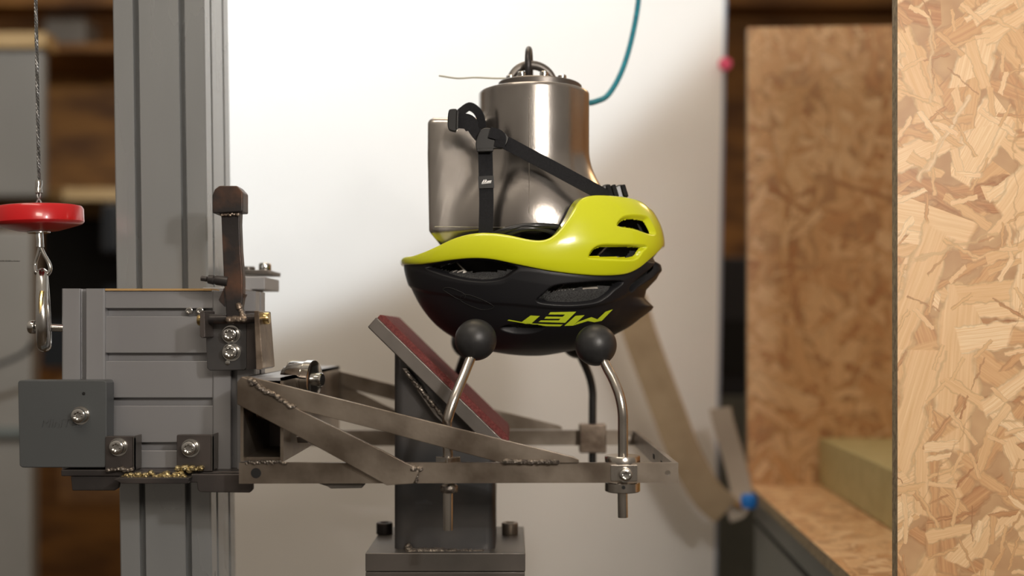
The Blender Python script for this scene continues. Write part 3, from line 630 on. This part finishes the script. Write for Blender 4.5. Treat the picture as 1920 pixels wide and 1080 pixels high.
pts = [Vector((XX(998,YM)+.0245*math.cos(a), YM+.006*math.cos(a), fz+.009+.0225*math.sin(a))) for a in [math.pi*k/20 for k in range(21)]]
MB().tube(pts, [.0038+.0012*math.sin(math.pi*k/20) for k in range(21)], 14).build('lifting_bow', M['plate'], hf, smooth=True)
pts = [Vector((XX(992,YM)-.0025*math.sin(a)*0+.0014*math.cos(a), YM+.020*math.cos(a), fz+.029+.0190*math.sin(a))) for a in [2*math.pi*k/28 for k in range(29)]]
MB().tube(pts, .0036, 12, cap=False).build('lifting_ring', M['steeldark'], hf, smooth=True)
tag(MB().tube(spline([P(823,142,YM), P(858,147,YM), P(890,145.5,YM), P(930,147,YM), P(960,146,YM), P(968,140,YM)], 6), .0009, 6).build('loose_wire', M['wire'], smooth=True), 'thin pale wire sticking out to the left of the top flange', 'wire')
tag(MB().tube(spline([P(1203,-80,1.34), P(1199,-20,1.34), P(1193,30,1.34), P(1180,90,1.33), P(1163,140,1.32), P(1140,178,1.30), P(1118,190,1.27), P(1098,194,1.245), P(1080,196,1.232)], 10), .0034, 14).build('teal_rope', M['teal'], smooth=True), 'teal blue cord curving down behind the metal head form', 'cord')

# ------------------------------------------------------------ helmet
hm = empty('bicycle_helmet', P(1000,668,YM), 'upside-down black and lime bicycle helmet resting on the rubber balls', 'helmet')
qk = np.array([330,367,400,440,470,497,530,555,575,610,640,655,665,670.])
xlk = np.array([800,785,775,765,759,757,765,776,787,815,858,893,940,1000.])
xrk = np.array([1180,1198,1220,1236,1241,1236,1226,1218,1209,1182,1133,1094,1046,1000.])
dl2 = (1000-xlk)**2; dr2 = (xrk-1000)**2
def pch(xk, yk, x):
    """monotone cubic interpolation"""
    h = np.diff(xk); dl = np.diff(yk)/h; m = np.zeros_like(yk); m[0] = dl[0]; m[-1] = dl[-1]
    for i in range(1, len(xk)-1):
        m[i] = 0 if dl[i-1]*dl[i] <= 0 else 2*dl[i-1]*dl[i]/(dl[i-1]+dl[i])
    i = np.clip(np.searchsorted(xk, x)-1, 0, len(xk)-2); t = (x-xk[i])/h[i]
    return (2*t**3-3*t**2+1)*yk[i]+(t**3-2*t**2+t)*h[i]*m[i]+(-2*t**3+3*t**2)*yk[i+1]+(t**3-t**2)*h[i]*m[i+1]
def sstep(a, b, x): t = np.clip((x-a)/(b-a), 0, 1); return t*t*(3-2*t)
def hsurf(th, q, off=0.0):
    """helmet skin: azimuth th (0 = rear/right, pi = front/left, near side for 0..pi), q = height in centre plane pixels"""
    dl = np.sqrt(np.maximum(pch(qk, dl2, q), 0)); dr = np.sqrt(np.maximum(pch(qk, dr2, q), 0))
    half = (dl+dr)/2; mid = 1000+(dr-dl)/2; c = np.cos(th); s = np.sin(th)
    hb = half/241.0
    B = 178*hb**.92*(1+.10*c*(1-np.abs(c)))         # width in centre plane pixels, a little fuller behind
    half = half+off; B = B+off
    X = mid+half*c; Yd = -B*np.sign(s)*np.abs(s)**.92
    return X, Yd, q
def world(X, Yd, q): return (X-HX)*kpx, YM+Yd*kpx, CZ-(q-HY)*kpx
def pix(X, Yd, q):
    x, y, z = world(X, -np.abs(Yd), q); return HX+F*x/y, HY-F*(z-CZ)/y
gt, gq = np.meshgrid(np.linspace(.01, np.pi-.01, 700), np.linspace(332, 669.5, 700)); gpx, gpy = pix(*hsurf(gt, gq))
def invert(px, py):
    i = np.argmin((gpx-px)**2+(gpy-py)**2); return gt.ravel()[i], gq.ravel()[i]
top = [(759,482),(778,480),(800,472),(825,461),(850,448),(875,440),(900,436),(930,437),(960,442),(990,449),(1015,452),(1032,448),(1048,434),(1062,414),(1074,392),(1083,377),(1095,369),(1115,366),(1145,367),(1175,370),(1200,377),(1214,390)]
bot = [(757,497),(790,496),(820,492),(850,487),(880,484),(905,484),(930,487),(960,494),(990,500),(1025,507),(1060,512),(1090,515),(1120,517),(1150,517),(1175,514),(1195,505),(1215,488),(1230,474),(1240,462)]
def curve(pts):
    a = sorted(invert(*p) for p in pts); th_ = np.array([x for x, _ in a]); q = np.array([y for _, y in a])
    keep = np.concatenate([[True], np.diff(th_) > 1e-3]); return th_[keep], q[keep]
tt, tq = curve(top); bt, bq = curve(bot)
def fold(th): return np.where(th > np.pi, 2*np.pi-th, th)
qtop = lambda th: np.interp(fold(th), tt, tq); qbot = lambda th: np.interp(fold(th), bt, bq)
def smooth_ring(a, k=9):
    for _ in range(3): a = sum(np.roll(a, i) for i in range(-k//2+1, k//2+1))/len(range(-k//2+1, k//2+1))
    return a
def sdpoly(px, py, poly):
    """signed distance, positive inside"""
    poly = np.array(poly, float); d = np.full(px.shape, 1e9); ins = np.zeros(px.shape, bool); n = len(poly)
    for i in range(n):
        a, b_ = poly[i], poly[(i+1)%n]; e = b_-a; t = np.clip(((px-a[0])*e[0]+(py-a[1])*e[1])/(e@e), 0, 1)
        d = np.minimum(d, np.hypot(px-a[0]-t*e[0], py-a[1]-t*e[1]))
        c = ((a[1] > py) != (b_[1] > py)) & (px < (b_[0]-a[0])*(py-a[1])/((b_[1]-a[1]) or 1e-9)+a[0]); ins ^= c
    return np.where(ins, d, -d)
def rnd(poly, n=5):
    """round a polygon with closed Catmull-Rom"""
    out = []; m = len(poly); p = [np.array(a, float) for a in poly]
    for i in range(m):
        p0, p1, p2, p3 = p[i-1], p[i], p[(i+1)%m], p[(i+2)%m]
        for k in range(n):
            t = k/n; out.append(tuple(.5*((2*p1)+(p2-p0)*t+(2*p0-5*p1+4*p2-p3)*t*t+(3*p1-p0-3*p2+p3)*t**3)))
    return out
limev = [rnd([(1154,424),(1162,409),(1180,404),(1203,406),(1212,412),(1223,436),(1215,440),(1185,430)]),
         rnd([(1101,482),(1108,468),(1122,460),(1150,459),(1205,461),(1200,472),(1186,487),(1150,487),(1110,485)])]
blackv = [rnd([(796,501),(830,492),(880,486),(930,489),(968,501),(960,512),(940,524),(905,528),(865,524),(825,514)]),
          rnd([(1008,566),(1022,548),(1040,536),(1080,531),(1165,527),(1150,545),(1135,558),(1112,568),(1060,572)]),
          rnd([(938,617),(972,609),(1020,614),(1000,626),(962,627)]),
          rnd([(1180,540),(1196,522),(1232,492),(1228,512),(1205,536),(1188,548)])]
def grid_mesh(th, rows_q, offs, vents, depth, creases=(), cut=None, rear=False, lip=6.0):
    """rows_q[r][k] heights; offs[r] outward offset in px; returns verts (numpy), px, py, sd"""
    R, K = rows_q.shape; TT = np.tile(th, (R, 1)); OO = np.tile(np.array(offs)[:, None], (1, K))
    X, Yd, q = hsurf(TT, rows_q, OO); px, py = pix(*hsurf(TT, rows_q))
    disp = np.zeros_like(px); sd = np.full(px.shape, -1e9)
    for v in vents:
        s = sdpoly(px, py, v); sd = np.maximum(sd, s); disp -= depth*sstep(-1.5, lip, s)
    for poly, w, dep in creases:
        s = sdpoly(px, py, poly); disp -= dep*sstep(-w, w, s)
    # push along the true outward normal (finite difference)
    e = 1e-3; X1, Y1, q1 = hsurf(TT+e, rows_q, OO); X2, Y2, q2 = hsurf(TT, np.clip(rows_q+.5, 331, 669.9), OO)
    a = np.stack([X1-X, Y1-Yd, q1-q], -1); b2 = np.stack([X2-X, Y2-Yd, q2-q], -1); nn = np.cross(a, b2); ln = np.linalg.norm(nn, axis=-1, keepdims=True); nn = nn/np.maximum(ln, 1e-9)
    ctr = np.stack([X-1000, Yd, (q-470)*.9], -1); nn *= np.where((nn*ctr).sum(-1, keepdims=True) < 0, -1, 1)
    X = X+nn[..., 0]*disp; Yd = Yd+nn[..., 1]*disp; q = q+nn[..., 2]*disp
    if rear:                                   # rear spoiler fins of the black shell
        c = np.cos(TT); wgt = sstep(.74, .96, c)
        bump = np.interp(rows_q, [470,485,492,498,510,525,545,560,570,577,583,600,628], [-6,-16,-11,1,7,4,-9,-7,7,18,18,8,0]); X = X+wgt*bump*1.0
    x, y, z = world(X, Yd, q); return np.stack([x, y, z], -1), px, py, sd
def emit(name, G, mat_, mask=None, extra=None):
    R, K = G.shape[:2]; b = MB(); b.v = [tuple(p) for p in G.reshape(-1, 3)]
    idx = np.arange(R*K).reshape(R, K); f = []
    A = idx[:-1]; B_ = np.roll(idx, -1, 1)[:-1]; C_ = np.roll(idx, -1, 1)[1:]; D = idx[1:]
    quads = np.stack([A, B_, C_, D], -1)
    if mask is not None: quads = quads[~mask]
    b.f = [tuple(q) for q in quads.reshape(-1, 4).tolist()]
    o = b.build(name, mat_, hm, smooth=False); o.data.polygons.foreach_set('use_smooth', [True]*len(o.data.polygons)); return o
K = 900; th = np.linspace(0, 2*np.pi, K, endpoint=False)
QT = smooth_ring(qtop(th), 11); QB = smooth_ring(qbot(th), 11); 
# lime lower shell
s = np.linspace(0, 1, 90); rows = QT[None]*(1-s[:, None])+QB[None]*s[:, None]
offs = 5.0*np.clip(np.sin(np.pi*np.clip(s*1.0, 0, 1)), 0, 1)**.35+1.0
pre = 5; rows = np.concatenate([np.tile(rows[:1], (pre, 1))+np.array([14,7,3,1,.2])[:, None]*0, rows, rows[-1:]]); offs = np.concatenate([[-26,-14,-7,-3,-.5], offs, [-4]])
scoop = [([(1052,452),(1066,430),(1080,400),(1088,380),(1100,378),(1096,410),(1098,440),(1085,470),(1060,474)], 14, 0.0)]
G, px, py, sd = grid_mesh(th, rows, offs, limev, 9, lip=5)
m4 = lambda a: np.minimum(np.minimum(a[:-1], np.roll(a, -1, 1)[:-1]), np.minimum(a[1:], np.roll(a, -1, 1)[1:]))
ylime = emit('lime_shell', G, M['lime'], m4(sd) > 3.5); ylime['label'] = 'glossy lime yellow lower shell'
# black upper shell
u = np.linspace(0, 1, 230); rows = QB[None]+(669.8-QB[None])*(1-(1-u[:, None])**2.0); rows = np.concatenate([QB[None]-3, rows]); offs = np.concatenate([[-6], 1.5*np.minimum(1, u*12)-1.0])
crease_low = [(740,528),(757,535),(800,548),(850,556),(900,568),(960,572),(1000,576),(1060,580),(1110,576),(1150,566),(1185,548),(1215,520),(1250,500),(1260,700),(740,700)]
crease_up = [(760,500),(800,512),(840,524),(900,531),(945,528),(975,506),(1060,514),(1170,522),(1230,480),(1240,470),(1240,430),(740,430)]
def sm(poly, n, k=5):
    o = spline([(x, y, 0) for x, y in poly[:n]], k); return [(p.x, p.y) for p in o]+poly[n:]
crease_low = sm(crease_low, 12); crease_up = sm(crease_up, 9)
G, px, py, sd = grid_mesh(th, rows, offs, blackv, 15, creases=[(crease_low, 4, 2.6), (crease_up, 4, 1.2)], rear=True, lip=5)
isv = m4(sd) > 2.5
blk = emit('black_shell', G, M['black'], isv); blk['label'] = 'matt black upper shell with vents'
bvh_h = BVHTree.FromPolygons([Vector(v) for v in G.reshape(-1, 3).tolist()], [tuple(p.vertices) for p in blk.data.polygons])
# foam liner below both shells
K2 = 720; th2 = np.linspace(0, 2*np.pi, K2, endpoint=False); QT2 = np.interp(th2, th, QT)+6
s = np.linspace(0, 1, 90); rows = QT2[None]+(669.5-QT2[None])*(1-(1-s[:, None])**1.8)
lowfoam = [[(830,506),(880,514),(930,516),(962,506),(945,530),(860,530),(820,520)], [(1020,556),(1040,545),(1160,532),(1175,540),(1150,570),(1030,572)]]
openv = [rnd([(790,503),(840,488),(880,480),(935,485),(975,500),(940,509),(880,512),(830,510)]), rnd([(1022,550),(1045,533),(1080,527),(1175,522),(1158,536),(1090,542),(1050,546)])]+limev
G2, ax_, ay_, sd2 = grid_mesh(th2, np.clip(rows, 331, 669.5), np.full(len(s), -20.0), openv, 0, creases=[(p_, 6, -10.0) for p_ in lowfoam])
G2 = np.concatenate([G2[:1]*1.0, G2]); ctr = np.array([XX(1000,YM), YM, 0]); G2[0, :, :2] = ctr[:2]+(G2[0, :, :2]-ctr[:2])*.86
sd2 = np.concatenate([sd2[:1], sd2]); G2[..., 2] = np.maximum(G2[..., 2], CZ-(663-HY)*kpx)
emit('foam_liner', G2, M['foam'], m4(sd2) > 1)
# outline panel and printed letters, wrapped on the shell
def wrap_quad(b, quad, nu, nv, off=.0005):
    base = len(b.v); q = [Vector((x, y, 0)) for x, y in quad]
    for j in range(nv+1):
        for i in range(nu+1):
            p = q[0].lerp(q[1], i/nu).lerp(q[3].lerp(q[2], i/nu), j/nv); c, nn = cast(bvh_h, p.x, p.y, off)
            if c is None: c = P(p.x, p.y, 1.08)
            b.v.append(tuple(c))
    for j in range(nv):
        for i in range(nu):
            a = base+j*(nu+1)+i; b.f.append((a, a+1, a+nu+2, a+nu+1))
def zc5(x, y): return (940+x/8.727, 570+y/8.727)
lt = {'T': [[(100,266),(125,250),(340,290),(340,306)], [(340,290),(500,312),(500,336),(340,306)], [(500,312),(760,325),(760,356),(500,336)], [(760,325),(1005,328),(962,358),(760,356)], [(335,287),(480,182),(630,190),(492,312)]],
      'E': [[(1090,124),(1222,122),(1042,302),(900,298)], [(800,130),(1110,124),(1080,168),(770,168)], [(732,200),(1040,205),(1010,236),(703,236)], [(645,262),(960,262),(940,298),(610,289)]],
      'M': [[(1210,188),(1360,178),(1170,348),(1030,352)], [(1250,288),(1470,208),(1412,272),(1165,348)], [(1470,208),(1575,248),(1520,293),(1410,272)], [(1700,120),(1820,82),(1640,267),(1515,293)]]}
for nm, qs in lt.items():
    b = MB()
    for i, qd in enumerate(qs): wrap_quad(b, [zc5(*p) for p in qd], 14, 4, .0006+.00004*i)
    b.build('printed_letter', M['mtext'], hm, smooth=True)
b = MB()
for loop_ in ([(832,541),(846,540),(872,552),(864,562),(835,546)], [(872,552),(900,560),(926,574),(914,580),(894,578),(864,563)]):
    L_ = rnd(loop_, 6); pts = [cast(bvh_h, x, y, .0003)[0] for x, y in L_+[L_[0]]]; b.tube([p for p in pts if p], .0004, 6)
b.build('outline_detail', M['liner'], hm)
# cradle and straps
b = MB(); b.tube(spline([P(925,440,1.085), P(945,432,1.08), P(975,425,1.08), P(1005,423,1.08), P(1035,424,1.085), P(1060,428,1.09)], 8), .0018, 10, rz=1.6)
b.tube(spline([P(940,446,1.085), P(970,432,1.08), P(1000,428,1.08), P(1025,432,1.085), P(1045,440,1.09)], 8), .0016, 10, rz=1.6)
b.build('retention_cradle', M['plastic'], hm, smooth=True)
YS = YM-.078                     # near side strap plane
def strap(name, pts, wd, mt='web', th_=.0016, nrm=(0,-1,0), sub=6, parent=hm):
    return MB().ribbon(spline(pts, sub), nrm, wd, th_).build(name, M[mt], parent)
wS = 27*YS/F
strap('front_strap', [P(911,470,YS+.004), P(911,430,YS), P(912,380,YS-.001), P(911,330,YS-.002), P(910,285,YS-.002), P(910,262,YS-.003)], wS)
strap('rear_strap', [P(925,258,YS-.004), P(945,266,YS-.004), P(985,287,YS-.002), P(1040,316,YS-.001), P(1090,343,YS), P(1118,358,YS+.002), P(1140,370,YS+.006)], 25*YS/F)
st = strap('strap_label', [P(912,353,YS-.0035), P(911,330,YS-.0035)], wS*1.08, 'plastic', .0018)
b = MB()
for a in ([(903,343),(907,337),(909,337),(906,343)], [(907,343),(911,336),(913,338),(911,342)], [(911,343),(914,339),(922,338),(921,341)], [(903,344),(921,342),(921,343),(903,345)]):
    b.prism(a, YS-.0049, YS-.0046)
b.build('label_mark', M['white'], st)
b = MB(); b.prism(rnd([(893,262),(900,246),(912,240),(930,244),(948,250),(953,262),(944,278),(928,279),(915,284),(897,284),(892,275)], 3), YS-.010, YS-.004, YS-.008); b.build('strap_adjuster', M['plastic'], hm, bevel=.001)
strap('adjuster_fold', [P(918,248,YS-.012), P(938,256,YS-.012), P(936,276,YS-.0105)], .011, 'web', .002)
MB().ribbon([P(894,282,YS-.011), P(925,281,YS-.011)], (0,-1,0), .0035, .003).build('adjuster_bar', M['plastic'], hm, bevel=.0008)
strap('chin_strap', [P(905,262,YS-.004), P(893,250,YS-.005), P(885,238,YS-.006), P(876,228,YS-.006), P(848,226,YS-.004)], [.011]*12+[.0155]*13, 'web')
MB().prism(rnd([(841,208),(846,204),(858,206),(858,228),(856,245),(846,245),(840,240),(839,225)], 3), YS-.008, YS-.001, YS-.008).build('buckle', M['plastic'], hm, bevel=.001)
MB().ribbon([P(858,207,YS-.009), P(857,243,YS-.009)], (0,-1,0), .002, .003).build('buckle_rim', M['plastic'], hm, bevel=.0006)
strap('far_strap_loop', [P(858,216,YS+.03), P(868,207,YS+.03), P(880,200,YS+.03), P(892,206,YS+.03), P(900,218,YS+.03), P(905,240,YS+.03)], .009, 'web', .002, (-.4,-1,.2))
b = MB()
b.prism([(1124,356),(1131,346),(1142,344),(1148,350),(1160,346),(1168,345),(1178,366),(1176,374),(1126,374)], YM-.045, YM-.01, YM-.045); b.build('fit_dial', M['plastic'], hm, bevel=.002)
for x in (1136, 1146, 1164):
    MB().prism([(x,347),(x+8,345),(x+15,368),(x+6,368)], YM-.049, YM-.045, YM-.049).build('dial_rib', M['web'], hm, bevel=.001)

# ------------------------------------------------------------ tan strap, blue clip
YW = 1.9
ts = empty('webbing_strap', P(1370,965,YW), 'wide beige webbing strap with amber edge hanging in a loose loop behind the frame', 'strap')
pts = [P(1180,560,YW), P(1197,620,YW), P(1222,690,YW), P(1252,770,YW), P(1283,850,YW), P(1325,925,YW), P(1362,958,YW)]
MB().ribbon(spline(pts, 8), (-.55,-1,0), .062, .004).build('webbing', M['tan'], ts, smooth=True)
w2 = [p+Vector((.026,.002,.006)) for p in pts]
MB().tube(spline(w2, 8), .004, 8).build('edge_binding', M['amber'], ts, smooth=True)
MB().ribbon(spline([P(1362,958,YW+.004), P(1385,948,YW+.01), P(1390,920,YW+.02), P(1376,860,YW+.03), P(1358,800,YW+.03), P(1350,765,YW+.03)], 8), (-.8,-1,0), .042, .003).build('return_webbing', M['pale'], ts, smooth=True)
tag(MB().lathe([(.002,-.012),(.012,-.011),(.015,0),(.012,.012),(.002,.013)], P(1404,940,YW-.03), (0,0,1), 20).build('blue_clip', M['blue'], smooth=True), 'small bright blue clip at the lower bend of the beige strap', 'clip')
